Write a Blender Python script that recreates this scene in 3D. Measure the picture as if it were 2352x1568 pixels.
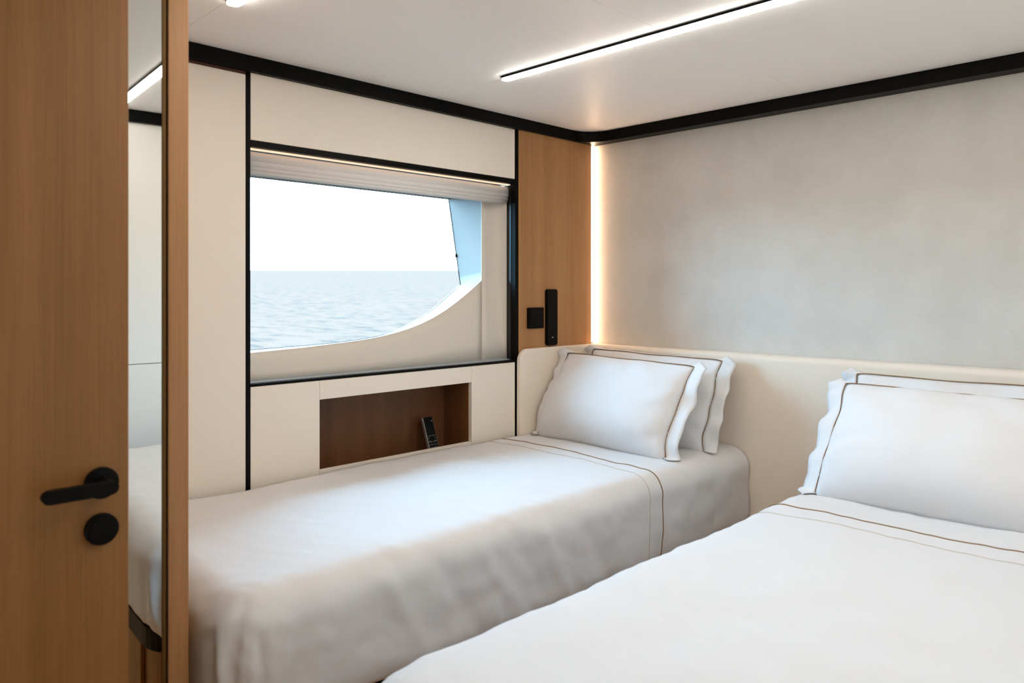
import bpy, bmesh, math, random
from mathutils import Vector, Matrix, noise

random.seed(7)
scene = bpy.context.scene
COL = scene.collection
for o in list(bpy.data.objects):
    bpy.data.objects.remove(o)

# ------------------------------------------------------------------ camera
# world: X runs along the window wall towards the headboard, Y towards the window wall, Z up (metres)
CAM_Z = 1.20
FPX = 1733.0
cam_data = bpy.data.cameras.new('camera')
cam = bpy.data.objects.new('camera', cam_data)
COL.objects.link(cam)
cam.location = (0, 0, CAM_Z)
cam.rotation_euler = (math.radians(90), 0, math.radians(-45))
cam_data.sensor_fit = 'HORIZONTAL'
cam_data.sensor_width = 36.0
cam_data.lens = FPX / 2352 * 36.0
cam_data.shift_y = -(784 - 668) / 2352
cam_data.clip_start = 0.02
cam_data.clip_end = 20000
cam_data.dof.use_dof = True
cam_data.dof.focus_distance = 3.0
cam_data.dof.aperture_fstop = 4.5
scene.camera = cam

# ------------------------------------------------------------------ world: bright hazy sky over the sea
SKY = 23.0
world = bpy.data.worlds.new('hazy_sky')
scene.world = world
world.use_nodes = True
bg = world.node_tree.nodes['Background']
bg.inputs[0].default_value = (0.37, 0.71, 1.0, 1)
bg.inputs[1].default_value = SKY

STRIP = 38.0          # emission of the two ceiling light strips
STRIP_COL = (1.0, 0.94, 0.855)
CORNER = 22.0         # emission of the warm strip in the corner
CORNER_COL = (1.0, 0.66, 0.42)

scene.view_settings.view_transform = 'Standard'
scene.view_settings.look = 'None'
scene.view_settings.gamma = 1.0
scene.view_settings.use_curve_mapping = False
scene.view_settings.exposure = 0.0
scene.cycles.use_denoising = True
scene.cycles.max_bounces = 12
scene.cycles.diffuse_bounces = 8
scene.cycles.caustics_reflective = False
scene.cycles.sample_clamp_indirect = 8.0


# ------------------------------------------------------------------ helpers
def lin(r, g, b):
    def c(v):
        v /= 255.0
        return v / 12.92 if v <= 0.04045 else ((v + 0.055) / 1.055) ** 2.4
    return (c(r), c(g), c(b), 1.0)


def unproj(px, py, Y=None, X=None, Z=None):
    """point of the room seen at a photo pixel, on the plane Y=, X= or Z="""
    u = (px - 1176) / FPX
    v = (668 - py) / FPX
    d = Vector(((1 + u) * math.sqrt(.5), (1 - u) * math.sqrt(.5), v))
    if Y is not None:
        k = Y / d.y
    elif X is not None:
        k = X / d.x
    else:
        k = (Z - CAM_Z) / d.z
    return Vector((d.x * k, d.y * k, CAM_Z + d.z * k))


def mat(name, col, rough=0.5, spec=0.5, metal=0.0):
    m = bpy.data.materials.new(name)
    m.use_nodes = True
    b = m.node_tree.nodes['Principled BSDF']
    b.inputs['Base Color'].default_value = col
    b.inputs['Roughness'].default_value = rough
    b.inputs['Metallic'].default_value = metal
    b.inputs['Specular IOR Level'].default_value = spec
    return m


def nodes_of(m):
    nt = m.node_tree
    return nt, nt.nodes, nt.links, nt.nodes['Principled BSDF']


def coords(nt, scale):
    tc = nt.nodes.new('ShaderNodeTexCoord')
    mp = nt.nodes.new('ShaderNodeMapping')
    mp.inputs['Scale'].default_value = scale
    nt.links.new(tc.outputs['Object'], mp.inputs['Vector'])
    return mp.outputs['Vector']


def add_noise(nt, vec, scale, detail=4, rough=0.55):
    n = nt.nodes.new('ShaderNodeTexNoise')
    n.inputs['Scale'].default_value = scale
    n.inputs['Detail'].default_value = detail
    n.inputs['Roughness'].default_value = rough
    nt.links.new(vec, n.inputs['Vector'])
    return n.outputs['Fac']


def ramp(nt, fac, stops):
    r = nt.nodes.new('ShaderNodeValToRGB')
    e = r.color_ramp.elements
    e[0].position, e[0].color = stops[0]
    e[1].position, e[1].color = stops[-1]
    for p, c in stops[1:-1]:
        el = e.new(p)
        el.color = c
    nt.links.new(fac, r.inputs['Fac'])
    return r.outputs['Color']


def bump(nt, height, strength, dist):
    b = nt.nodes.new('ShaderNodeBump')
    b.inputs['Strength'].default_value = strength
    b.inputs['Distance'].default_value = dist
    nt.links.new(height, b.inputs['Height'])
    nt.links.new(b.outputs['Normal'], nt.nodes['Principled BSDF'].inputs['Normal'])
    return b


def wood(name, light, dark, rough=0.45):
    m = mat(name, light, rough, 0.35)
    nt, N, L, B = nodes_of(m)
    fine = add_noise(nt, coords(nt, (1, 1, 0.012)), 420, 5, 0.6)
    wide = add_noise(nt, coords(nt, (1, 1, 0.035)), 16, 3, 0.5)
    mx = N.new('ShaderNodeMath')
    mx.operation = 'MULTIPLY_ADD'
    mx.inputs[1].default_value = 0.45
    L.new(fine, mx.inputs[0])
    sc = N.new('ShaderNodeMath')
    sc.operation = 'MULTIPLY'
    sc.inputs[1].default_value = 0.55
    L.new(wide, sc.inputs[0])
    L.new(sc.outputs[0], mx.inputs[2])
    col = ramp(nt, mx.outputs[0], [(0.36, dark), (0.64, light)])
    L.new(col, B.inputs['Base Color'])
    bump(nt, fine, 0.10, 0.001)
    return m


def emit(name, col, strength):
    m = bpy.data.materials.new(name)
    m.use_nodes = True
    nt = m.node_tree
    nt.nodes.remove(nt.nodes['Principled BSDF'])
    e = nt.nodes.new('ShaderNodeEmission')
    e.inputs[0].default_value = (*col, 1)
    e.inputs[1].default_value = strength
    nt.links.new(e.outputs[0], nt.nodes['Material Output'].inputs[0])
    return m


# ------------------------------------------------------------------ materials
M = {}
M['cream'] = mat('cream_leather_panel', lin(235, 225, 211), 0.55, 0.3)
nt, N, L, B = nodes_of(M['cream'])
bump(nt, add_noise(nt, coords(nt, (1, 1, 1)), 260, 3), 0.06, 0.0006)
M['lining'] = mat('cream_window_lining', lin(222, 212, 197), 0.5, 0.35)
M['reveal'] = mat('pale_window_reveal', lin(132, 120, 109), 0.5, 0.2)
M['ceiling'] = mat('satin_ceiling_panel', lin(249, 248, 246), 0.45, 0.18)
M['dark_gap'] = mat('dark_gap', lin(150, 146, 140), 0.8, 0.2)
M['black'] = mat('black_lacquer', lin(5, 5, 5), 0.42, 0.10)
M['black_matt'] = mat('matt_black_metal', lin(6, 6, 6), 0.5, 0.12)
M['jamb'] = mat('gloss_black_jamb', lin(6, 7, 8), 0.16, 0.5)
M['sill'] = mat('sill_painted_daylight', lin(176, 190, 206), 0.3, 0.5)  # cool daylight along the ledge is put into this pale blue colour
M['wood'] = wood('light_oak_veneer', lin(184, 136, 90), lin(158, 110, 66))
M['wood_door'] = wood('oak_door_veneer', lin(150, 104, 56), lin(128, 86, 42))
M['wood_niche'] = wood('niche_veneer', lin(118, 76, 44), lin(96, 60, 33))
M['brown'] = mat('post_reflection_brown', lin(74, 40, 24), 0.4, 0.4)  # colour of the wood post's reflection under the cornice
M['bronze'] = mat('bronze_edge', lin(96, 66, 22), 0.5, 0.3, 0.3)
M['mirror'] = mat('mirror_glass', (0.86, 0.88, 0.86, 1), 0.01, 0.5, 1.0)
M['white_wall'] = mat('white_wall_panel', lin(244, 242, 237), 0.6, 0.3)
M['floor'] = wood('pale_oak_floor', lin(222, 184, 140), lin(204, 164, 118), 0.5)
M['brown_thread'] = mat('brown_piping', lin(136, 106, 74), 0.8, 0.1)
M['pale_thread'] = mat('beige_stitching', lin(196, 184, 168), 0.8, 0.1)
M['silver'] = mat('silver_edge', lin(190, 190, 186), 0.35, 0.5, 0.7)
M['screen'] = mat('black_glass_screen', lin(4, 4, 5), 0.2, 0.12)
M['key'] = mat('black_keys', lin(7, 7, 8), 0.45, 0.15)
M['keybed'] = mat('grey_key_bed', lin(92, 92, 90), 0.5, 0.3)
M['mark'] = mat('white_mark', lin(225, 225, 225), 0.5, 0.4)
M['strip'] = emit('ceiling_strip_light', STRIP_COL, STRIP)
M['corner'] = emit('corner_strip_light', CORNER_COL, CORNER)
M['blindlight'] = emit('blind_strip_light', (1.0, 0.70, 0.48), 1.25)

# wall covering above the headboard: mineral texture with pits
M['plaster'] = mat('mineral_wall_covering', lin(212, 206, 197), 0.8, 0.2)
nt, N, L, B = nodes_of(M['plaster'])
v = coords(nt, (1, 1, 1))
big = add_noise(nt, v, 5.0, 5)
L.new(ramp(nt, big, [(0.3, lin(204, 200, 192)), (0.7, lin(215, 211, 204))]), B.inputs['Base Color'])
fine = add_noise(nt, v, 320, 4, 0.65)
mid = add_noise(nt, v, 95, 3, 0.6)
ad = N.new('ShaderNodeMath')
ad.operation = 'ADD'
L.new(fine, ad.inputs[0])
L.new(mid, ad.inputs[1])
vo = N.new('ShaderNodeTexVoronoi')
vo.inputs['Scale'].default_value = 36
L.new(v, vo.inputs['Vector'])
pit = ramp(nt, vo.outputs['Distance'], [(0.03, (0, 0, 0, 1)), (0.09, (1, 1, 1, 1))])
patch = ramp(nt, add_noise(nt, v, 7, 3), [(0.50, (1, 1, 1, 1)), (0.58, (0, 0, 0, 1))])
mxp = N.new('ShaderNodeMath')
mxp.operation = 'MAXIMUM'
L.new(pit, mxp.inputs[0])
L.new(patch, mxp.inputs[1])
ad2 = N.new('ShaderNodeMath')
ad2.operation = 'ADD'
L.new(ad.outputs[0], ad2.inputs[0])
L.new(mxp.outputs[0], ad2.inputs[1])
bump(nt, ad2.outputs[0], 0.55, 0.0026)

# woven linen headboard
M['linen'] = mat('woven_linen', lin(234, 222, 206), 0.85, 0.15)
nt, N, L, B = nodes_of(M['linen'])
w1 = add_noise(nt, coords(nt, (1, 1, 18)), 60, 2)
w2 = add_noise(nt, coords(nt, (14, 14, 1)), 60, 2)
ad = N.new('ShaderNodeMath')
ad.operation = 'ADD'
L.new(w1, ad.inputs[0])
L.new(w2, ad.inputs[1])
bump(nt, ad.outputs[0], 0.22, 0.0012)
B.inputs['Sheen Weight'].default_value = 0.2


def cotton(name, col):
    m = mat(name, col, 0.85, 0.12)
    nt, N, L, B = nodes_of(m)
    B.inputs['Sheen Weight'].default_value = 0.15
    bump(nt, add_noise(nt, coords(nt, (1, 1, 1)), 34, 4, 0.5), 0.12, 0.006)
    return m


M['cotton'] = cotton('white_cotton', lin(217, 216, 216))
M['pillow'] = cotton('white_pillow_cotton', lin(224, 224, 225))
M['blind'] = cotton('white_blind_fabric', lin(232, 228, 224))

# window glass: clear pane with a faint surface reflection
M['glass'] = bpy.data.materials.new('clear_window_glass')
M['glass'].use_nodes = True
nt = M['glass'].node_tree
nt.nodes.remove(nt.nodes['Principled BSDF'])
tr = nt.nodes.new('ShaderNodeBsdfTransparent')
tr.inputs[0].default_value = (0.97, 0.985, 1, 1)
gl = nt.nodes.new('ShaderNodeBsdfGlossy')
gl.inputs['Roughness'].default_value = 0.0
fr = nt.nodes.new('ShaderNodeFresnel')
fr.inputs[0].default_value = 1.2
mx = nt.nodes.new('ShaderNodeMixShader')
nt.links.new(fr.outputs[0], mx.inputs[0])
nt.links.new(tr.outputs[0], mx.inputs[1])
nt.links.new(gl.outputs[0], mx.inputs[2])
nt.links.new(mx.outputs[0], nt.nodes['Material Output'].inputs[0])

# sea water without gloss; wave reflections are put into its colour
M['sea'] = mat('sea_water', (0.10, 0.067, 0.053, 1), 0.4, 0.0)
nt, N, L, B = nodes_of(M['sea'])
sv = coords(nt, (1, 1, 1))
b1 = add_noise(nt, coords(nt, (1.3, 0.5, 1)), 1.4, 6, 0.62)
L.new(ramp(nt, b1, [(0.36, (0.064, 0.043, 0.035, 1)), (0.47, (0.100, 0.059, 0.043, 1)), (0.7, (0.116, 0.064, 0.046, 1))]), B.inputs['Base Color'])
bump(nt, b1, 0.7, 0.25)


# ------------------------------------------------------------------ object builders
def link(name, me, m=None, parent=None, smooth=False):
    o = bpy.data.objects.new(name, me)
    COL.objects.link(o)
    if m is not None:
        me.materials.append(m)
    if smooth:
        for p in me.polygons:
            p.use_smooth = True
    if parent is not None:
        o.parent = parent
        o.matrix_parent_inverse = parent.matrix_world.inverted()
    return o


def from_bm(name, bm, m=None, parent=None, smooth=False):
    bmesh.ops.recalc_face_normals(bm, faces=bm.faces)
    me = bpy.data.meshes.new(name)
    bm.to_mesh(me)
    bm.free()
    return link(name, me, m, parent, smooth)


def bm_box(bm, x0, x1, y0, y1, z0, z1, bev=0.0, seg=2):
    r = bmesh.ops.create_cube(bm, size=1)
    vs = r['verts']
    for v in vs:
        v.co = Vector((x0 if v.co.x < 0 else x1, y0 if v.co.y < 0 else y1, z0 if v.co.z < 0 else z1))
    if bev > 0:
        es = list({e for v in vs for e in v.link_edges})
        bmesh.ops.bevel(bm, geom=es, offset=bev, segments=seg, affect='EDGES', profile=0.5)


def box(name, x0, x1, y0, y1, z0, z1, m, parent=None, bev=0.0015, seg=2):
    bm = bmesh.new()
    bm_box(bm, x0, x1, y0, y1, z0, z1, bev, seg)
    return from_bm(name, bm, m, parent)


def empty(name, loc=(0, 0, 0)):
    o = bpy.data.objects.new(name, None)
    o.empty_display_size = 0.1
    COL.objects.link(o)
    o.location = loc
    bpy.context.view_layer.update()
    return o


def tag(o, label, cat=None, group=None, kind=None):
    o['label'] = label
    if cat:
        o['category'] = cat
    if group:
        o['group'] = group
    if kind:
        o['kind'] = kind
    return o


def structure(o, label=None):
    o['kind'] = 'structure'
    if label:
        o['label'] = label
    return o


def tube(name, pts, r, m, parent=None, n=6):
    """thin round cord along a list of points"""
    bm = bmesh.new()
    rings = []
    for i, p in enumerate(pts):
        a = pts[max(i - 1, 0)]
        b = pts[min(i + 1, len(pts) - 1)]
        t = (b - a).normalized()
        up = Vector((0, 0, 1)) if abs(t.z) < 0.9 else Vector((1, 0, 0))
        s = t.cross(up).normalized()
        w = s.cross(t).normalized()
        rings.append([bm.verts.new(p + (s * math.cos(k * 2 * math.pi / n) + w * math.sin(k * 2 * math.pi / n)) * r) for k in range(n)])
    for i in range(len(rings) - 1):
        for k in range(n):
            bm.faces.new((rings[i][k], rings[i][(k + 1) % n], rings[i + 1][(k + 1) % n], rings[i + 1][k]))
    bm.faces.new(rings[0])
    bm.faces.new(rings[-1][::-1])
    return from_bm(name, bm, m, parent, True)


def prism(name, outline, axis, a, b, m, parent=None, bev=0.0):
    """solid with a 2D outline extruded along an axis from a to b"""
    bm = bmesh.new()

    def P(p, t):
        if axis == 'x':
            return (t, p[0], p[1])
        if axis == 'y':
            return (p[0], t, p[1])
        return (p[0], p[1], t)
    va = [bm.verts.new(P(p, a)) for p in outline]
    vb = [bm.verts.new(P(p, b)) for p in outline]
    bm.faces.new(va)
    bm.faces.new(vb[::-1])
    n = len(outline)
    for i in range(n):
        bm.faces.new((va[i], vb[i], vb[(i + 1) % n], va[(i + 1) % n]))
    if bev:
        bmesh.ops.bevel(bm, geom=[e for f in bm.faces if len(f.verts) == n for e in f.edges], offset=bev, segments=2, affect='EDGES')
    return from_bm(name, bm, m, parent)


def stadium(x0, x1, y0, y1, r, seg=8):
    """rectangle with rounded corners, as an outline"""
    out = []
    for cx, cy, a0 in ((x1 - r, y1 - r, 0), (x0 + r, y1 - r, 90), (x0 + r, y0 + r, 180), (x1 - r, y0 + r, 270)):
        for k in range(seg + 1):
            a = math.radians(a0 + 90 * k / seg)
            out.append((cx + r * math.cos(a), cy + r * math.sin(a)))
    return out


# ------------------------------------------------------------------ room shell
YW = 2.22       # face of the window wall
XH = 2.765      # face of the headboard wall
YN = -0.30      # near side wall
XB = -0.75      # wall behind the camera
ZC = 1.922      # ceiling
T_LO = 1.875    # lower edge of the cornice
FX0, FX1 = 1.0767, 2.238      # clear window bay between the black uprights
WZ0, WZ1 = 0.912, 1.647       # clear window bay, height
NX0, NX1, NZ0, NZ1 = 1.319, 1.994, 0.6045, 0.8395   # niche opening

flo = structure(box('floor', XB - .05, XH + .05, YN - .05, YW + .3, -0.05, 0.0, M['floor'], bev=0), 'pale oak cabin floor')

cei = structure(box('ceiling', XB - .05, XH + .06, YN - .06, YW + .4, ZC + .012, ZC + .06, M['dark_gap'], bev=0), 'white satin cabin ceiling')
xs = [XB, 0.83, 1.785, XH + .02]
ys = [YN, 1.185, YW + .02]
for i in range(3):
    for j in range(2):
        box('ceiling_panel', xs[i] + .0005, xs[i + 1] - .0005, ys[j] + .0005, ys[j + 1] - .0005, ZC, ZC + .011, M['ceiling'], cei, 0.001)

# window wall backing with the openings for window and niche
bm = bmesh.new()
for a in ((XB - .05, FX0 - .015, YW + .02, YW + .06, 0, ZC + .02), (FX1 + .018, XH + .06, YW + .02, YW + .06, 0, ZC + .02),
          (FX0 - .015, FX1 + .018, YW + .02, YW + .06, WZ1 + .019, ZC + .02),
          (FX0 - .015, FX1 + .018, YW + .02, YW + .06, 0, 0.54),
          (FX0 - .015, NX0 - .02, YW + .02, YW + .06, 0.54, WZ0 - .006),
          (NX1 + .02, FX1 + .018, YW + .02, YW + .06, 0.54, WZ0 - .006),
          (NX0 - .02, NX1 + .02, YW + .02, YW + .06, NZ1 + .012, WZ0 - .006)):
    bm_box(bm, *a)
wall = structure(from_bm('wall_left', bm, M['dark_gap']), 'window wall of cream panels between black bars')
pt = 0.019
g = 0.0008
box('cream_panel', 0.50, 1.0620, YW, YW + pt, 0.02, 1.866, M['cream'], wall, 0.002)
box('cream_panel', FX0 + g, FX1 - g, YW, YW + pt, WZ1 + .020, T_LO, M['cream'], wall, 0.002)
zl = WZ0 - .009
box('cream_panel', FX0 + g, NX0 - g, YW, YW + pt, 0.02, zl, M['cream'], wall, 0.001)
box('cream_panel', NX1 + g, FX1 - g, YW, YW + pt, 0.02, zl, M['cream'], wall, 0.001)
box('cream_panel', NX0, NX1, YW, YW + pt, NZ1, zl, M['cream'], wall, 0.001)
box('cream_panel', NX0, NX1, YW, YW + pt, 0.02, NZ0, M['cream'], wall, 0.001)
box('painted_post_reflection', 0.50, 1.0620, YW + .002, YW + pt, 1.867, 1.893, M['brown'], wall, 0.0005)  # added strip, painted as the wood post mirrored in the cornice
box('frame_bar', 1.0625, 1.0763, YW - .002, YW + .025, 0.02, T_LO, M['black'], wall, 0.001)
box('frame_bar', 2.2385, 2.2560, YW - .002, YW + .025, 0.02, T_LO, M['black'], wall, 0.001)
box('frame_bar', FX0, FX1, YW - .002, YW + .025, WZ1, WZ1 + .019, M['black'], wall, 0.001)
box('frame_bar', FX0, FX1, YW - .002, YW + .025, WZ0 - .008, WZ0, M['black'], wall, 0.001)
box('oak_panel', 2.2568, 2.737, YW - .004, YW + pt, 0.02, T_LO + .01, M['wood'], wall, 0.001)

# niche of five wooden boards; its floor lies lower than the front lip
NB = 2.39
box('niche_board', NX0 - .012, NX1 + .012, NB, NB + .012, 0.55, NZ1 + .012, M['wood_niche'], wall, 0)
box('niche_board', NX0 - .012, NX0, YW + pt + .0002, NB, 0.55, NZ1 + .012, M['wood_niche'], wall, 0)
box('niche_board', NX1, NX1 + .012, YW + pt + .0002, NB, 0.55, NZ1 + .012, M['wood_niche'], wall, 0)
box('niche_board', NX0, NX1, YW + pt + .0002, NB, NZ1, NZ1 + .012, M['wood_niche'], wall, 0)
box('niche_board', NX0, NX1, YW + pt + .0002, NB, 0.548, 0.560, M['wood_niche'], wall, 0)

# headboard wall, near wall, back wall
wr = structure(box('wall_right', XH, XH + .05, YN - .05, YW + .02, 0, ZC + .02, M['plaster'], bev=0), 'wall with a pale mineral covering above the headboard')
wn = structure(box('wall_near', XB - .05, XH + .05, YN - .05, YN - .014, 0, ZC + .02, M['dark_gap'], bev=0), 'white panelled side wall')
box('white_panel', XB, XH, YN - .0135, YN, 0.907, T_LO, M['white_wall'], wn, 0.001)
box('white_panel', XB, XH, YN - .0135, YN, 0.02, 0.904, M['white_wall'], wn, 0.001)
structure(box('wall_back', XB - .05, XB, YN, YW + .02, 0, ZC + .02, M['white_wall'], bev=0), 'white wall behind the door')


# black cornice running round the room, rounded in the corner
def cornice():
    YF, XF, r = YW - .018, XH - .062, 0.115
    path = [(XB, YF, XB, YW + .01)]
    for k in range(13):
        a = math.radians(90 - 90 * k / 12)
        cx, cy = XF - r, YF - r
        px, py = cx + r * math.cos(a), cy + r * math.sin(a)
        qx = px + (XH + .0 - px) * (k / 12.0) if k else px
        path.append((px, py, (XH - .001) if k > 5 else px, (YW + .01) if k <= 5 else max(py, YW + .01 if k == 6 else py)))
    path.append((XF, YN + .02, XH - .001, YN + .001))
    path.append((XB, YN + .02, XB, YN + .001))
    bm = bmesh.new()
    rows = []
    for (px, py, qx, qy) in path:
        rows.append([bm.verts.new((px, py, ZC - .0005)), bm.verts.new((px, py, T_LO)), bm.verts.new((qx, qy, T_LO)), bm.verts.new((qx, qy, ZC - .0005))])
    for a, b in zip(rows, rows[1:]):
        for k in range(4):
            bm.faces.new((a[k], b[k], b[(k + 1) % 4], a[(k + 1) % 4]))
    bm.faces.new(rows[0])
    bm.faces.new(rows[-1][::-1])
    o = from_bm('trim_1', bm, M['black'])
    return structure(o, 'black cornice under the ceiling')


cornice()

# ------------------------------------------------------------------ window
win = structure(empty('window_1', (1.65, 2.5, WZ0)), 'hull window with a curved lower edge')
JB = 2.256


def quadmesh(name, grid, m, parent, smooth=False, solid=0.0):
    """grid of points (rows of equal length) as one surface, with thickness"""
    bm = bmesh.new()
    vs = [[bm.verts.new(p) for p in row] for row in grid]
    for a, b in zip(vs, vs[1:]):
        for k in range(len(a) - 1):
            bm.faces.new((a[k], a[k + 1], b[k + 1], b[k]))
    me = bpy.data.meshes.new(name)
    bm.to_mesh(me)
    bm.free()
    o = link(name, me, m, parent, smooth)
    if solid:
        md = o.modifiers.new('thickness', 'SOLIDIFY')
        md.thickness = solid
        md.offset = 0
    return o


# black inner jamb round the bay
box('jamb', FX1, FX1 + .012, YW + .0255, JB, WZ0, WZ1, M['jamb'], win, 0.0005)
box('jamb', FX0 - .012, FX0, YW + .0255, JB, WZ0, WZ1, M['jamb'], win, 0.0005)
box('sill', FX0 - .012, FX1 + .012, YW + .0255, 2.33, WZ0 - .020, WZ0, M['sill'], win, 0.0005)
box('head_board', FX0 - .012, FX1 + .012, YW + .0255, 2.45, WZ1 + .002, WZ1 + .016, M['jamb'], win, 0.0005)


def lin_y(z):
    return 2.300 + 0.10 * (min(z, 1.245) - WZ0)


def onlining(px, py):
    Y = 2.35
    for _ in range(12):
        p = unproj(px, py, Y=Y)
        Y = lin_y(p.z)
    return unproj(px, py, Y=Y)


open_px = [(1106, 644.6), (1094, 654.4), (1078.6, 668.4), (1063, 681.5), (1047.7, 694), (1022.5, 712.6), (994.4, 729.6), (966.3, 743.6),
           (938.2, 754.6), (910.2, 763.4), (882, 770.9), (840, 779.3), (800, 785.0), (760, 790.1), (693.5, 798.3), (636, 804), (574, 810)]
glass_px = [(1057.5, 653.8), (1046, 664.6), (1033.7, 675.4), (1021, 687), (1008.4, 697.9), (986, 716.1), (960.7, 733), (932.6, 748.4),
            (904.6, 760.5), (886, 766.8), (868, 772.3), (832, 779.0), (795, 784.2), (758, 788.6), (693, 794.4), (636, 799.0), (574, 804)]
YG = 2.60
edge = [onlining(*p) for p in open_px]
gedge = [unproj(px, py, Y=YG) for px, py in glass_px]
zl_ = edge[-1].z
for x in (1.085,):
    edge.append(Vector((x, lin_y(zl_ - .004), zl_ - .004)))
    gedge.append(Vector((x - .025, YG, gedge[16].z - .003)))
# lower lining, from the curved opening down to the sill
yb = lin_y(WZ0)
low = []
for e in edge:
    r = e.x / e.y
    b = Vector((r * yb if e is edge[0] else e.x + (edge[0].x / edge[0].y * yb - edge[0].x) * max(0, (e.x - 1.085)) / (edge[0].x - 1.085), yb, WZ0))
    low.append([e + (b - e) * t for t in (0, .25, .5, .75, 1)])
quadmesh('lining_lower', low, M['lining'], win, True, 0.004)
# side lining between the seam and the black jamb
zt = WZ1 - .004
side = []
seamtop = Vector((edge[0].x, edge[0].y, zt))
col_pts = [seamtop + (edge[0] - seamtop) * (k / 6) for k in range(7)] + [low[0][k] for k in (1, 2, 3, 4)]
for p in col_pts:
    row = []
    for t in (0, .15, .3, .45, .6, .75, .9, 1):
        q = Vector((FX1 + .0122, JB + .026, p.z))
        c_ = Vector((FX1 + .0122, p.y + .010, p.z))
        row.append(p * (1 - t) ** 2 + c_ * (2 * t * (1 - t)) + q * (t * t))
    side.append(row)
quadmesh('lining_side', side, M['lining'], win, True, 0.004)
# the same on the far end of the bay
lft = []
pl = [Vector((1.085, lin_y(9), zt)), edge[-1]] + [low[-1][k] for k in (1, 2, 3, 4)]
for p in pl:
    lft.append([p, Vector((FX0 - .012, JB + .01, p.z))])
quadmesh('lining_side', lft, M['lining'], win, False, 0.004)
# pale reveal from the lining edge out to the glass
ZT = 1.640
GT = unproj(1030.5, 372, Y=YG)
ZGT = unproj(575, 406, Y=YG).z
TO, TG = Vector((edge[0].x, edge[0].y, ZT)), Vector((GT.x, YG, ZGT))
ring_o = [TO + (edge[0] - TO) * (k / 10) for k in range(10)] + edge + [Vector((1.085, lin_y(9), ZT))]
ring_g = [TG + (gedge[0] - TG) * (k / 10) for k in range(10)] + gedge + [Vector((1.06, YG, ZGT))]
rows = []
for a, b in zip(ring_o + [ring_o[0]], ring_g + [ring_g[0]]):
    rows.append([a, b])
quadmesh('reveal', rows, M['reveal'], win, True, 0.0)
# lining above the opening
quadmesh('lining_top', [[Vector((edge[0].x, lin_y(9), zt)), Vector((edge[0].x, lin_y(9), ZT))], [Vector((1.085, lin_y(9), zt)), Vector((1.085, lin_y(9), ZT))]], M['lining'], win, False, 0.002)
# glass pane and gasket along the outer edge of the reveal
bm = bmesh.new()
gv = [bm.verts.new(p + Vector((0, .004, 0))) for p in ring_g]
gw = [bm.verts.new(p + Vector((0, .010, 0))) for p in ring_g]
bm.faces.new(gv)
bm.faces.new(gw[::-1])
for i in range(len(gv)):
    bm.faces.new((gv[i], gw[i], gw[(i + 1) % len(gv)], gv[(i + 1) % len(gv)]))
from_bm('pane', bm, M['glass'], win)
tube('gasket', ring_g + [ring_g[0]], 0.0022, M['black_matt'], win)
ck = TG + (gedge[0] - TG) * ((ZGT - 1.360) / (ZGT - gedge[0].z))
box('catch', ck.x - .007, ck.x + .002, YG - .006, YG + .001, 1.352, 1.368, M['black_matt'], win, 0.001)

# ------------------------------------------------------------------ sea outside (the boat heels a little, so its horizon lies above eye level)
bm = bmesh.new()
rows = []
NR, NC = 150, 150
slope = 48.0 / FPX
for i in range(NR):
    yy = 2.9 * (12000 / 2.9) ** (i / (NR - 1))
    row = []
    for j in range(NC):
        s = -2.2 + 4.4 * j / (NC - 1)
        xx = 1.2 + yy * s
        fwd = (xx + yy) * math.sqrt(.5)
        amp = 0.05 if yy < 220 else 0.0
        w = amp * (noise.noise(Vector((xx * .9, yy * .5, 0))) + .8 * noise.noise(Vector((xx * .35 + 9, yy * .25, 3)))) * min(1, yy / 12)
        row.append(bm.verts.new((xx, yy, -1.15 + slope * fwd + w)))
    rows.append(row)
for a, b in zip(rows, rows[1:]):
    for k in range(NC - 1):
        bm.faces.new((a[k], a[k + 1], b[k + 1], b[k]))
sea = from_bm('sea', bm, M['sea'], None, True)
tag(sea, 'pale blue rippled sea outside the window', 'sea', kind='stuff')

box('jamb', FX1 + .0125, FX1 + .026, YW + .0255, 2.37, WZ0, WZ1, M['jamb'], win, 0.0005)
box('jamb', FX0 - .026, FX0 - .0125, YW + .0255, 2.37, WZ0, WZ1, M['jamb'], win, 0.0005)

# ------------------------------------------------------------------ roman blind
bl = empty('roman_blind', (1.65, 2.25, 1.565))
tag(bl, 'white roman blind gathered up at the head of the window', 'blind')


def fold(z0, z1, yf, th, name):
    pr = []
    n = 8
    for k in range(n + 1):
        t = k / n
        pr.append((yf + th * .5 - th * .5 * math.sin(math.pi * t) ** 0.6, z0 + (z1 - z0) * t))
    out = pr + [(yf + th, z1), (yf + th, z0)]
    o = prism(name, out, 'x', FX0 - .010, FX1 + .010, M['blind'], bl)
    for p in o.data.polygons:
        p.use_smooth = len(p.vertices) == 4 and abs(p.normal.x) < .5
    return o


fold(1.608, 1.641, YW + .040, .022, 'blind_fold')
fold(1.591, 1.616, YW + .044, .022, 'blind_fold')
fold(1.579, 1.598, YW + .049, .022, 'blind_fold')
fold(1.570, 1.584, YW + .054, .022, 'blind_fold')
hl = empty('blind_light', (1.65, YW + .02, WZ1))
tag(hl, 'slim warm light strip above the blind', 'light strip')
box('diffuser', FX0 + .002, FX1 - .002, YW + .0265, YW + .046, WZ1 - .003, WZ1 + .0005, M['blindlight'], hl, 0.0005)
box('profile', FX0 + .002, FX1 - .002, YW + .0465, YW + .060, WZ1 - .003, WZ1 + .0015, M['black_matt'], hl, 0.0005)


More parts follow.
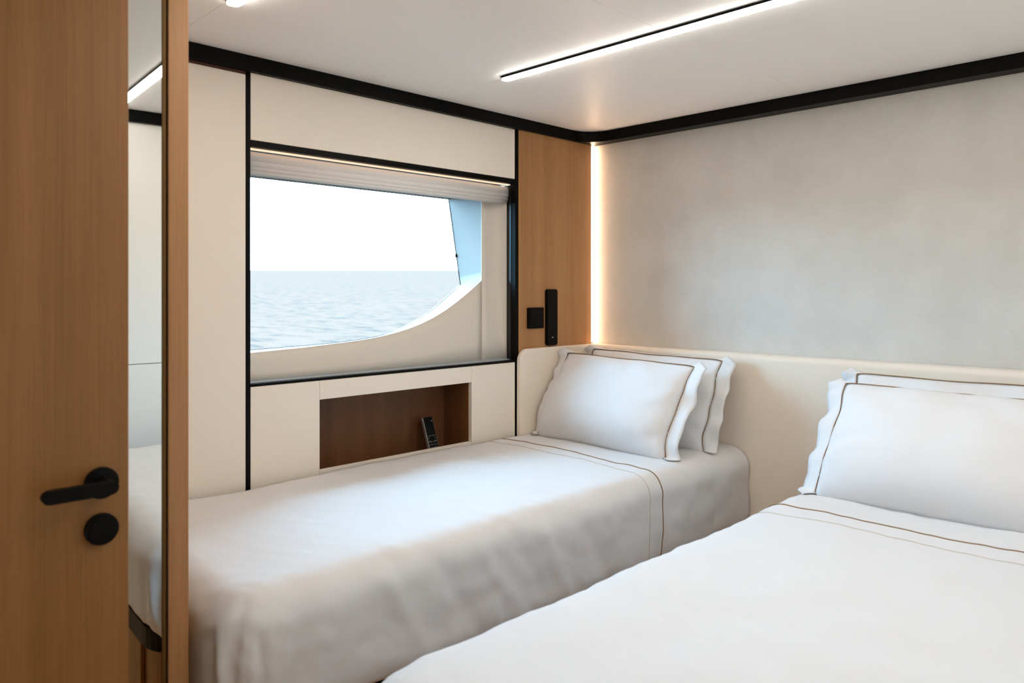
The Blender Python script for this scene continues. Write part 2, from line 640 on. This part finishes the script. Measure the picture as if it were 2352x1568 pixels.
# ------------------------------------------------------------------ ceiling light strips
def ceiling_light(x, y0, y1, label):
    t = empty('ceiling_light', (x, y1, ZC))
    tag(t, label, 'ceiling light', 'slim ceiling light strips')
    prism('housing', stadium(x - .0195, x + .0195, y0, y1, .019), 'z', ZC - .0075, ZC - .0003, M['black'], t)
    prism('diffuser', stadium(x - .0165, x + .0165, y0 + .003, y1 - .003, .016), 'z', ZC - .0115, ZC - .0072, M['strip'], t)
    return t


ceiling_light(1.785, -0.2, 1.830, 'long slim light strip crossing the ceiling towards the cornice')
ceiling_light(0.835, -0.2, 1.830, 'slim ceiling light strip whose rounded tip shows above the cream panel')

# warm strip in the corner between oak panel and headboard wall
cl = empty('corner_light', (2.75, YW, 0.957))
tag(cl, 'upright warm light strip in the corner beside the oak panel', 'light strip')
box('diffuser', 2.7395, XH - .0012, YW - .002, YW + .004, 0.962, T_LO - .002, M['corner'], cl, 0.0005)
box('channel', 2.7380, XH - .0005, YW + .0045, YW + .018, 0.962, T_LO - .002, M['silver'], cl, 0.0005)


# ------------------------------------------------------------------ headboard: wraps round the corner
def headboard():
    HZ = 0.957
    YF, XF, r = 2.197, 2.682, 0.10
    path = []
    x0 = 2.243
    er = 0.05
    for k in range(9):
        a = math.pi / 2 * k / 8
        path.append((x0 + er * (1 - math.cos(a)), YF, HZ - er + er * math.sin(a), 0, 1))
    path.append((2.42, YF, HZ, 0, 1))
    for k in range(11):
        a = math.radians(90 - 9 * k)
        path.append((XF - r + r * math.cos(a), YF - r + r * math.sin(a), HZ, math.cos(a), math.sin(a)))
    for yy in (1.8, 1.4, 1.0, .6, .2, YN + .012):
        path.append((XF, yy, HZ, 1, 0))
    bm = bmesh.new()
    rows = []
    for (px, py, zt, nx, ny) in path:
        # distance back to the wall along the outward normal
        d = 1e9
        if nx > 1e-4:
            d = min(d, (XH - .001 - px) / nx)
        if ny > 1e-4:
            d = min(d, (YW - .0045 - py) / ny)
        rt = min(.022, d * .45)
        sec = [(0, 0.15)]
        for k in range(7):
            a = math.pi / 2 * k / 6
            sec.append((rt * (1 - math.cos(a)), zt - rt + rt * math.sin(a)))
        sec += [(d - .002, zt - .001), (d, 0.15)]
        rows.append([bm.verts.new((px + nx * s, py + ny * s, z)) for s, z in sec])
    n = len(rows[0])
    for a, b in zip(rows, rows[1:]):
        for k in range(n):
            bm.faces.new((a[k], b[k], b[(k + 1) % n], a[(k + 1) % n]))
    bm.faces.new(rows[0])
    bm.faces.new(rows[-1][::-1])
    o = from_bm('headboard', bm, M['linen'], None, True)
    md = o.modifiers.new('edges', 'EDGE_SPLIT')
    md.split_angle = math.radians(50)
    return tag(o, 'cream linen upholstered headboard wrapping round the corner behind both beds', 'headboard')


headboard()


# ------------------------------------------------------------------ beds
def bed(label, x0, x1, y0, y1, closed_far, group='single beds'):
    t = empty('single_bed', ((x0 + x1) / 2, (y0 + y1) / 2, 0))
    tag(t, label, 'bed', group)
    r = .11

    def outline(i):
        # rounded at the foot, square at the head
        out = []
        for cx, cy, a0 in ((x0 + i + r, y1 - i - r, 90), (x0 + i + r, y0 + i + r, 180)):
            for k in range(9):
                a = math.radians(a0 + 90 * k / 8)
                out.append((cx + r * math.cos(a), cy + r * math.sin(a)))
        out += [(x1, y0 + i), (x1, y1 - i)]
        return out
    prism('plinth', outline(.06), 'z', 0.001, 0.070, M['black_matt'], t)
    prism('base', outline(.03), 'z', 0.0705, 0.290, M['wood_door'], t)
    prism('rim', outline(.012), 'z', 0.2905, 0.345, M['black'], t, .002)
    mt = prism('mattress', outline(.022), 'z', 0.3455, 0.560, M['cotton'], t, .02)
    # drawer fronts along the side that faces the aisle
    n = 3
    L_ = (x1 - x0 - 2 * r - .06) / n
    for k in range(n):
        a = x0 + r + .04 + k * L_
        d = box('drawer', a + .003, a + L_ - .003, y0 + .018, y0 + .0295, .085, .278, M['wood_door'], t, .002)
    box('drawer', x0 + .018, x0 + .0295, y0 + r + .06, y1 - r - .06, .085, .278, M['wood_door'], t, .002)
    return t


class Cover:
    """bedding draped over a mattress; drapes at the foot and at the aisle side, and on the far side if asked"""

    def __init__(self, x0, x1, y0, y1, ztop, r, drop, far, ridges, seed, crown=.008, lift=.012):
        self.__dict__.update(locals())

    def point(self, x, y):
        r = self.r
        RC = .11
        ix0, iy0 = self.x0 + RC, self.y0 + RC
        iy1 = 1e9
        qx, qy = max(x, ix0), min(max(y, iy0), iy1)
        dx, dy = qx - x, qy - y
        d = math.hypot(dx, dy)
        m = (abs(dx) ** 4 + abs(dy) ** 4) ** .25
        if d < 1e-9:
            pos = Vector((x, y, self.ztop))
            nrm = Vector((0, 0, 1))
            s = 0
        else:
            n = Vector((-dx / d, -dy / d, 0))
            s = m - (RC - r)
            if s <= 0:
                pos = Vector((x, y, self.ztop))
                nrm = Vector((0, 0, 1))
                s = 0
            elif s < r * math.pi / 2:
                a = s / r
                pos = Vector((qx, qy, 0)) + n * (RC - r + r * math.sin(a))
                pos.z = self.ztop - r * (1 - math.cos(a))
                nrm = n * math.sin(a) + Vector((0, 0, math.cos(a)))
            else:
                pos = Vector((qx, qy, 0)) + n * RC
                pos.z = self.ztop - r - (s - r * math.pi / 2)
                nrm = n
        # crowned top, sagging near the wall edge
        lift = self.lift * max(0.0, min(1.0, (1.16 - x) / .2))
        if s > r * math.pi / 2:
            pos.z += lift * (s - r * math.pi / 2) / (self.drop - r * math.pi / 2)
        cy = (y - self.y0) / (self.y1 - self.y0)
        sd = self.seed
        w = 0.0
        w += .0070 * noise.noise(Vector((x * 3.1 + sd, y * 4.3, pos.z * 4)))
        w += .0046 * noise.noise(Vector((x * 9 + sd, y * 8, pos.z * 9 + 3)))
        w += .0024 * noise.noise(Vector((x * 26 + y * 18, y * 12 - x * 6 + sd, pos.z * 20)))
        if self.crown:
            w += self.crown * math.sin(math.pi * min(max(cy, 0), 1)) * (1 if s == 0 else max(0, 1 - s / .1))
        fall = min(1.0, max(0.0, (s - .03) / .12))
        for (xa, k, amp, wd, s0, s1) in self.ridges:
            c = xa + k * s
            e = (x - c) / (wd * .6)
            f = math.exp(-e * e) * min(1, max(0, (s - s0) / .06)) * min(1, max(0, (s1 - s) / .06))
            if dy > 0 and dx <= 0.02:
                w += amp * f * .62
        # gathers round the foot corner
        if dx > 0 and dy > 0:
            ang = math.atan2(dy, dx)
            g_ = math.sin(2 * ang) ** 2
            w += .006 * g_ * math.sin(ang * 11 + s * 9) * min(1, s / .2)
            w += .006 * g_ * min(1, s / .2)
            for (a0, k0, am) in ((.55, 1.2, .008), (.95, -.9, .007), (1.25, .3, -.005)):
                w += am * math.exp(-((ang - a0 - k0 * (s - .15)) / .09) ** 2) * min(1, max(0, (s - .06) / .1))
        # tucked in at the hem
        hem = max(0.0, s - (self.drop - .05)) / .05
        w -= .010 * hem * hem
        return pos + nrm * w, nrm

    def build(self, name, m, step=.011):
        xs_, ys_ = [], []
        a = self.x0 + self.r - self.drop
        nx = int((self.x1 - a) / step)
        xs_ = [a + (self.x1 - a) * i / nx for i in range(nx + 1)]
        b0 = self.y0 + self.r - self.drop
        b1 = self.y1 if not self.far else self.y1 - self.r + self.drop
        ny = int((b1 - b0) / step)
        ys_ = [b0 + (b1 - b0) * i / ny for i in range(ny + 1)]
        vs, fs = [], []
        for x in xs_:
            for y in ys_:
                vs.append(self.point(x, y)[0])
        W = len(ys_)
        for i in range(len(xs_) - 1):
            for j in range(W - 1):
                fs.append((i * W + j, (i + 1) * W + j, (i + 1) * W + j + 1, i * W + j + 1))
        me = bpy.data.meshes.new(name)
        me.from_pydata(vs, [], fs)
        o = link(name, me, m, None, True)
        md = o.modifiers.new('thickness', 'SOLIDIFY')
        md.thickness = .006
        md.offset = -1
        return o

    def line(self, x, dx, r, m, parent, name, y_from=None, y_to=None):
        ys0 = self.y0 + self.r - self.drop + .01
        ys1 = (self.y1 - .004) if not self.far else self.y1 - self.r + self.drop - .01
        pts = []
        n = 130
        for k in range(n + 1):
            y = ys0 + (ys1 - ys0) * k / n
            xx = x + dx * (k / n) + .004 * noise.noise(Vector((y * 5, self.seed, 1)))
            p, nr = self.point(xx, y)
            pts.append(p + nr * (r * .35))
        return tube(name, pts, r, m, parent)


BED_Z = 0.600
B1 = dict(x0=0.625, x1=2.676, y0=1.395, y1=2.193)
B2 = dict(x0=0.632, x1=2.676, y0=-0.15, y1=1.035)
bed('single bed pushed against the window wall beneath the niche', .645, 2.676, 1.412, 2.190, False)
bed('bed nearest the viewer across the narrow aisle', .637, 2.676, -.125, 1.022, True)

ridges1 = [(0.95, .55, .010, .045, .05, .4), (1.10, .60, -.010, .05, .04, .36), (1.22, .7, .009, .05, .06, .4), (1.36, .62, -.009, .05, .03, .3),
           (1.47, .5, .010, .04, .05, .30), (1.62, .62, -.010, .055, .05, .4), (1.74, .55, .008, .05, .03, .32), (1.92, .45, -.006, .05, .04, .3),
           (0.82, -.25, -.010, .035, .08, .4), (0.90, -.3, .008, .03, .1, .4), (1.30, .15, .007, .02, .22, .4), (1.56, .2, .008, .02, .22, .4),
           (2.20, .1, .004, .03, .05, .4), (2.42, .05, -.004, .03, .05, .4)]
c1 = Cover(B1['x0'], B1['x1'], B1['y0'], B1['y1'], BED_Z, .075, .325, False, ridges1, 3.7)
d1 = c1.build('duvet', M['cotton'])
tag(d1, 'white duvet on the bed beneath the window', 'duvet', 'white duvets')
c1.line(2.085, .05, .0019, M['brown_thread'], d1, 'stitch_line')
c1.line(2.015, .05, .0012, M['pale_thread'], d1, 'stitch_line')

# Cover drapes towards -Y at y0 only; the second bed is mirrored so that its draped side faces the aisle at y1
class CoverFar(Cover):
    def point(self, x, y):
        p, n = Cover.point(self, x, -y)
        return Vector((p.x, -p.y, p.z)), Vector((n.x, -n.y, n.z))

    def build(self, name, m, step=.012):
        a = self.x0 + self.r - self.drop
        nx = int((self.x1 - a) / step)
        xs_ = [a + (self.x1 - a) * i / nx for i in range(nx + 1)]
        b0 = -(self.y0 + self.r - self.drop)
        b1 = -self.y1
        ny = int((b0 - b1) / step)
        ys_ = [b1 + (b0 - b1) * i / ny for i in range(ny + 1)]
        vs = [self.point(x, y)[0] for x in xs_ for y in ys_]
        W = len(ys_)
        fs = [(i * W + j, (i + 1) * W + j, (i + 1) * W + j + 1, i * W + j + 1) for i in range(len(xs_) - 1) for j in range(W - 1)]
        me = bpy.data.meshes.new(name)
        me.from_pydata(vs, [], fs)
        o = link(name, me, m, None, True)
        md = o.modifiers.new('thickness', 'SOLIDIFY')
        md.thickness = .006
        md.offset = -1
        return o

    def line(self, x, dx, r, m, parent, name):
        a, b = -(self.y0 + self.r - self.drop + .01), -self.y1 + .004
        pts = []
        for k in range(131):
            y = a + (b - a) * k / 130
            xx = x + dx * (k / 130) + .004 * noise.noise(Vector((y * 5, self.seed, 1)))
            p, nr = self.point(xx, y)
            pts.append(p + nr * (r * .35))
        return tube(name, pts, r, m, parent)


c2 = CoverFar(B2['x0'], B2['x1'], -B2['y1'], -B2['y0'], BED_Z, .085, .300, False, [(1.0, .4, .008, .04, .05, .4), (1.5, .4, -.008, .04, .05, .4)], 8.2)
d2 = c2.build('duvet', M['cotton'])
tag(d2, 'white duvet on the bed nearest the viewer', 'duvet', 'white duvets')
c2.line(2.03, -.03, .0019, M['brown_thread'], d2, 'stitch_line')
c2.line(1.94, -.03, .0012, M['pale_thread'], d2, 'stitch_line')


# ------------------------------------------------------------------ pillows
def pillow(label, bot, top, yc, w, T, fl, seed, tilt=0.0, sag=0.0):
    """bot/top: (X, Z) of the lower and upper body edge; yc: centre along Y; w: body width"""
    h = math.hypot(top[0] - bot[0], top[1] - bot[1])
    up = Vector((top[0] - bot[0], 0, top[1] - bot[1])).normalized()
    ax = Vector((0, -1, 0))
    ax = (ax + up * tilt).normalized()
    up = (up - ax * up.dot(ax)).normalized()
    nz = ax.cross(up).normalized()
    if nz.x > 0:
        nz = -nz
    org = Vector(((bot[0] + top[0]) / 2, yc, (bot[1] + top[1]) / 2))
    t = empty('pillow', (bot[0], yc, bot[1]))
    tag(t, label, 'pillow', 'white pillows with brown piping')

    def edge_pull(u, v):
        # sides drawn in a little between the corners
        k = .030 * abs(u * v) ** 9
        e = max(0.0, abs(u) - .5) / .5
        z = .055 * e * e * (.5 + noise.noise(Vector((v * 2.1 + seed, seed * 2 + (3 if u > 0 else 0), 0)))) * (1 - v ** 6)
        t = .03 * max(0.0, v) ** 3 * (.5 + noise.noise(Vector((u * 1.7, seed, 7)))) * (1 - u ** 4)
        return u * (1 - .02 * (1 - v * v) - k - z), v * (1 - .035 * (1 - u * u) - k * 1.7 - t)

    def world(a, b, c):
        c -= .040 * (max(0.0, -b - .25) / .75) ** 2      # lower seam tucked back under the cushion
        return org + ax * (a * w / 2) + up * (b * h / 2) + nz * c

    def surf(u, v, s):
        a, b = edge_pull(u, v)
        prof = max(0.0, (1 - abs(u) ** 2.4) * (1 - abs(v) ** 2.2)) ** (.52 + .08 * v)
        prof *= 1 - .22 * v            # fuller towards the lower edge
        c = s * T * prof
        if s > 0 and prof > 0:
            k = min(1, prof * 2)
            rim = 1 - min(1, prof)
            c += .009 * noise.noise(Vector((u * 2.2 + seed, v * 2.2, 1))) * k
            c += .009 * rim * k * noise.noise(Vector((u * 7 + seed, v * 7, 5)))
            # creases running in from the top edge and the corners
            c += .0065 * k * math.sin((u * 9 + v * 5) + 3 * noise.noise(Vector((u * 2, v * 2, seed)))) * max(0, v) ** 1.2
            c += .0060 * k * math.sin((u * 4 - v * 12) + 3 * noise.noise(Vector((u * 2, v * 2, seed + 4)))) * max(0, abs(u) - .3)
        return world(a, b, c)
    n, m_ = 48, 34
    bm = bmesh.new()
    for s in (1, -1):
        g_ = [[bm.verts.new(surf(-1 + 2 * i / n, -1 + 2 * j / m_, s)) for j in range(m_ + 1)] for i in range(n + 1)]
        for i in range(n):
            for j in range(m_):
                f = (g_[i][j], g_[i + 1][j], g_[i + 1][j + 1], g_[i][j + 1])
                bm.faces.new(f if s > 0 else f[::-1])
    bmesh.ops.remove_doubles(bm, verts=bm.verts, dist=.0002)
    body = from_bm('cushion', bm, M['pillow'], t, True)
    # flange all round
    ring = []
    for k in range(40):
        ring.append((-1 + 2 * k / 40, 1, 0, 1))
    for k in range(30):
        ring.append((1, 1 - 2 * k / 30, 1, 0))
    for k in range(40):
        ring.append((1 - 2 * k / 40, -1, 0, -1))
    for k in range(30):
        ring.append((-1, -1 + 2 * k / 30, -1, 0))
    NRg = len(ring)
    rows = []
    for idx, (u, v, du, dv) in enumerate(ring):
        a, b = edge_pull(u, v)
        # direction outwards, turning through the corners
        cu = max(0, abs(u) - .86) / .14
        cv = max(0, abs(v) - .86) / .14
        ou = (abs(du) + (cu if dv else 0)) * (1 if u > 0 else -1)
        ov = (abs(dv) + (cv if du and v < 0 else 0)) * (1 if v > 0 else -1)
        if dv > 0 and cu > .3:
            ov *= 1 - cu
        ln = math.hypot(ou, ov)
        if ln > 1.02:
            ou, ov = ou / ln * 1.02, ov / ln * 1.02
        row = []
        base = world(a, b, 0)
        rip = noise.noise(Vector((idx * .31 + seed * 3, seed, 0)))
        rip2 = noise.noise(Vector((idx * .16 + seed, 4, seed)))
        for q in range(5):
            s_ = fl * q / 4
            bend = 0.0
            if dv > 0 and not (cu > .3):
                bend = -.85 * s_          # upper flange flops back
            elif dv < 0 and not (cu > .3):
                bend = -.95 * s_
            if du:
                bend = -.15 * s_ if u > 0 else -.55 * s_
            reach = s_ * (.35 if (dv and cu <= .3) else 1.0)
            wav = (rip * .4 + rip2 * .6) * .8 * s_ * (1 if du else .4)
            row.append(base + ax * (ou * reach) + up * (ov * reach + (-.05 * s_ if du else 0)) + nz * (bend + wav))
        rows.append(row)
    bm = bmesh.new()
    vs = [[bm.verts.new(p) for p in r_] for r_ in rows]
    for i in range(NRg):
        a_, b_ = vs[i], vs[(i + 1) % NRg]
        for q in range(4):
            bm.faces.new((a_[q], a_[q + 1], b_[q + 1], b_[q]))
    zmin = bot[1] + .001
    for v_ in bm.verts:
        if v_.co.z < zmin:
            v_.co.z = zmin + .0015 * random.random()
    fo = from_bm('flange', bm, M['pillow'], t, True)
    md = fo.modifiers.new('thickness', 'SOLIDIFY')
    md.thickness = .0025
    # brown piping along the seam
    pts = []
    for (u, v, du, dv) in ring + [ring[0]]:
        a, b = edge_pull(u, v)
        pts.append(world(a * (1 + .004), b * (1 + .004), .0022 + .0012 * noise.noise(Vector((u * 6, v * 6, seed)))))
    tube('piping', pts, .0016, M['brown_thread'], t)
    return t


PZ = BED_Z + .004
pillow('white pillow standing in front on the bed beneath the window', (2.255, PZ), (2.47, .932), 1.820, .645, .088, .058, 1.3, -.028)
pillow('white pillow behind another on the bed beneath the window, against the headboard', (2.455, PZ), (2.615, .945), 1.790, .65, .058, .055, 5.1, -.02)
pillow('white pillow standing in front on the bed nearest the viewer', (2.17, PZ), (2.44, .912), .620, .66, .092, .058, 9.4, -.005)
pillow('white pillow behind another on the bed nearest the viewer, against the headboard', (2.43, PZ), (2.60, .930), .640, .67, .058, .055, 13.9, .0)

# ------------------------------------------------------------------ switch, reading light, phone
sw = empty('wall_switch', (2.353, YW - .004, 1.04))
tag(sw, 'square black wall switch on the oak panel', 'switch')
prism('plate', stadium(2.304, 2.402, 1.040, 1.129, .005, 4), 'y', YW - .0135, YW - .0042, M['black_matt'], sw, .001)
prism('rocker', stadium(2.311, 2.395, 1.047, 1.122, .003, 3), 'y', YW - .0155, YW - .0137, M['black_matt'], sw, .0005)
rl = empty('reading_light', (2.45, YW - .004, .962))
tag(rl, 'tall slim black reading light on the oak panel beside the switch', 'reading light')
prism('body', stadium(2.418, 2.483, .964, 1.2075, .008, 5), 'y', YW - .020, YW - .0042, M['black_matt'], rl, .0015)
box('indicator', 2.446, 2.454, YW - .0212, YW - .0202, .997, .9995, M['mark'], rl, 0)

ph = empty('cordless_phone', (1.876, 2.300, .5605))
tag(ph, 'black cordless phone handset with silver edge leaning in the niche', 'phone')


def phone():
    w, h, d = .046, .150, .016
    ang = math.atan2(.055, .145)
    # local x right, y thickness (front at 0), z up, leaning back about its foot
    Mx = Matrix.Translation((1.876, 2.298, .5615)) @ Matrix.Rotation(-ang, 4, 'X')

    def put(o):
        o.data.transform(Mx)
        o.matrix_parent_inverse = ph.matrix_world.inverted()
    put(prism('handset', stadium(-w / 2, w / 2, 0, h, .004, 4), 'y', .002, d, M['key'], ph, .0015))
    put(prism('face_plate', stadium(-w / 2 + .001, w / 2 - .001, .001, h - .001, .0035, 4), 'y', .0005, .0018, M['keybed'], ph))
    put(box('side_edge', -w / 2 - .0012, -w / 2 + .0008, .0, d - .003, .002, h - .002, M['silver'], ph, .0004))
    put(box('side_edge', w / 2 - .0006, w / 2 + .0006, .0, d - .003, .002, h - .002, M['keybed'], ph, .0003))
    put(box('screen', -w / 2 + .002, w / 2 - .0015, -.0006, .0004, .076, h - .002, M['screen'], ph, .0002))
    put(box('status_mark', w / 2 - .009, w / 2 - .005, -.0011, -.0007, h - .019, h - .0165, M['mark'], ph, 0))
    # navigation disc and keys
    ring = [(0.012 * math.cos(2 * math.pi * k / 20), .063 + .011 * math.sin(2 * math.pi * k / 20)) for k in range(20)]
    put(prism('navigation_key', ring, 'y', -.0016, .0004, M['key'], ph))
    put(prism('centre_key', [(0.0035 * math.cos(2 * math.pi * k / 12), .063 + .0035 * math.sin(2 * math.pi * k / 12)) for k in range(12)], 'y', -.0022, -.0017, M['screen'], ph))
    for sx in (-1, 1):
        for zz in (.0665, .0555):
            cx = sx * .0165
            put(box('key', cx - .0045, cx + .0045, -.0012, .0004, zz - .0006, zz + .0075, M['key'], ph, .0006))
    for r_ in range(4):
        for c_ in range(3):
            cx = (c_ - 1) * .0145
            zz = .0405 - r_ * .0115
            put(box('key', cx - .0062, cx + .0062, -.0012, .0004, zz, zz + .009, M['key'], ph, .0006))


phone()

# ------------------------------------------------------------------ mirror wardrobe at the foot of the window bed
wd = empty('mirror_wardrobe', (0.1, 1.5, 0))
tag(wd, 'oak wardrobe with a mirrored door at the foot of the bed beneath the window', 'wardrobe')
PXR = 0.6005
box('side_panel', PXR - .03, PXR - .001, 1.536, YW - .022, .002, ZC - .002, M['wood'], wd, .001)
box('carcass', -.58, PXR - .031, 1.540, YW - .022, .002, ZC - .002, M['black_matt'], wd, .001)
box('stile', .5605, PXR, 1.500, 1.535, .002, ZC - .002, M['wood'], wd, .002)
th = math.radians(-2.5)
mp = Matrix.Translation((.5455, 1.474, 0)) @ Matrix.Rotation(th, 4, 'Z')


def mput(o):
    o.data.transform(mp)
    return o


dr = mput(box('mirror_door', -.66, 0, 0.004, .022, .01, ZC - .006, M['black_matt'], wd, .001))
mput(box('mirror_pane', -.66, -.0065, 0.0, .0035, .01, ZC - .006, M['mirror'], dr, 0))
mput(box('edge_strip', -.006, 0.001, -.002, .022, .01, ZC - .006, M['bronze'], dr, .0005))

# ------------------------------------------------------------------ open door in front of the wardrobe
DY = 1.380
DX1 = .4505
door = structure(empty('door_1', (-.20, DY, 0)), 'oak cabin door standing open, with black lever handle')
box('leaf', -.22, DX1, DY, DY + .040, .012, ZC - .012, M['wood_door'], door, .002)
box('jamb', -.28, -.222, DY - .01, 1.49, .002, ZC - .002, M['wood_door'], door, .002)
for z in (.25, .95, 1.65):
    box('hinge', -.226, -.216, DY - .008, DY + .006, z, z + .09, M['black_matt'], door, .002)


def disc(name, cx, cz, r, y0, y1, m, parent, bev=.0015, n=40):
    return prism(name, [(cx + r * math.cos(2 * math.pi * k / n), cz + r * math.sin(2 * math.pi * k / n)) for k in range(n)], 'y', y0, y1, m, parent, bev)


hd = empty('lever_handle', (.406, DY, .880))
hd.parent = door
hd.matrix_parent_inverse = door.matrix_world.inverted()
hd['label'] = 'matt black lever handle'
bpy.context.view_layer.update()
disc('rosette', .406, .880, .0258, DY - .010, DY - .0005, M['black_matt'], hd)
disc('neck', .406, .880, .0115, DY - .046, DY - .0102, M['black_matt'], hd)
prism('lever', stadium(.308, .418, .8695, .8905, .0104, 8), 'y', DY - .056, DY - .040, M['black_matt'], hd, .002)
lk = disc('lock_rosette', .406, .803, .0258, DY - .010, DY - .0005, M['black_matt'], door)
disc('lock_turn', .406, .803, .020, DY - .0125, DY - .0102, M['black_matt'], lk)

bpy.context.view_layer.update()
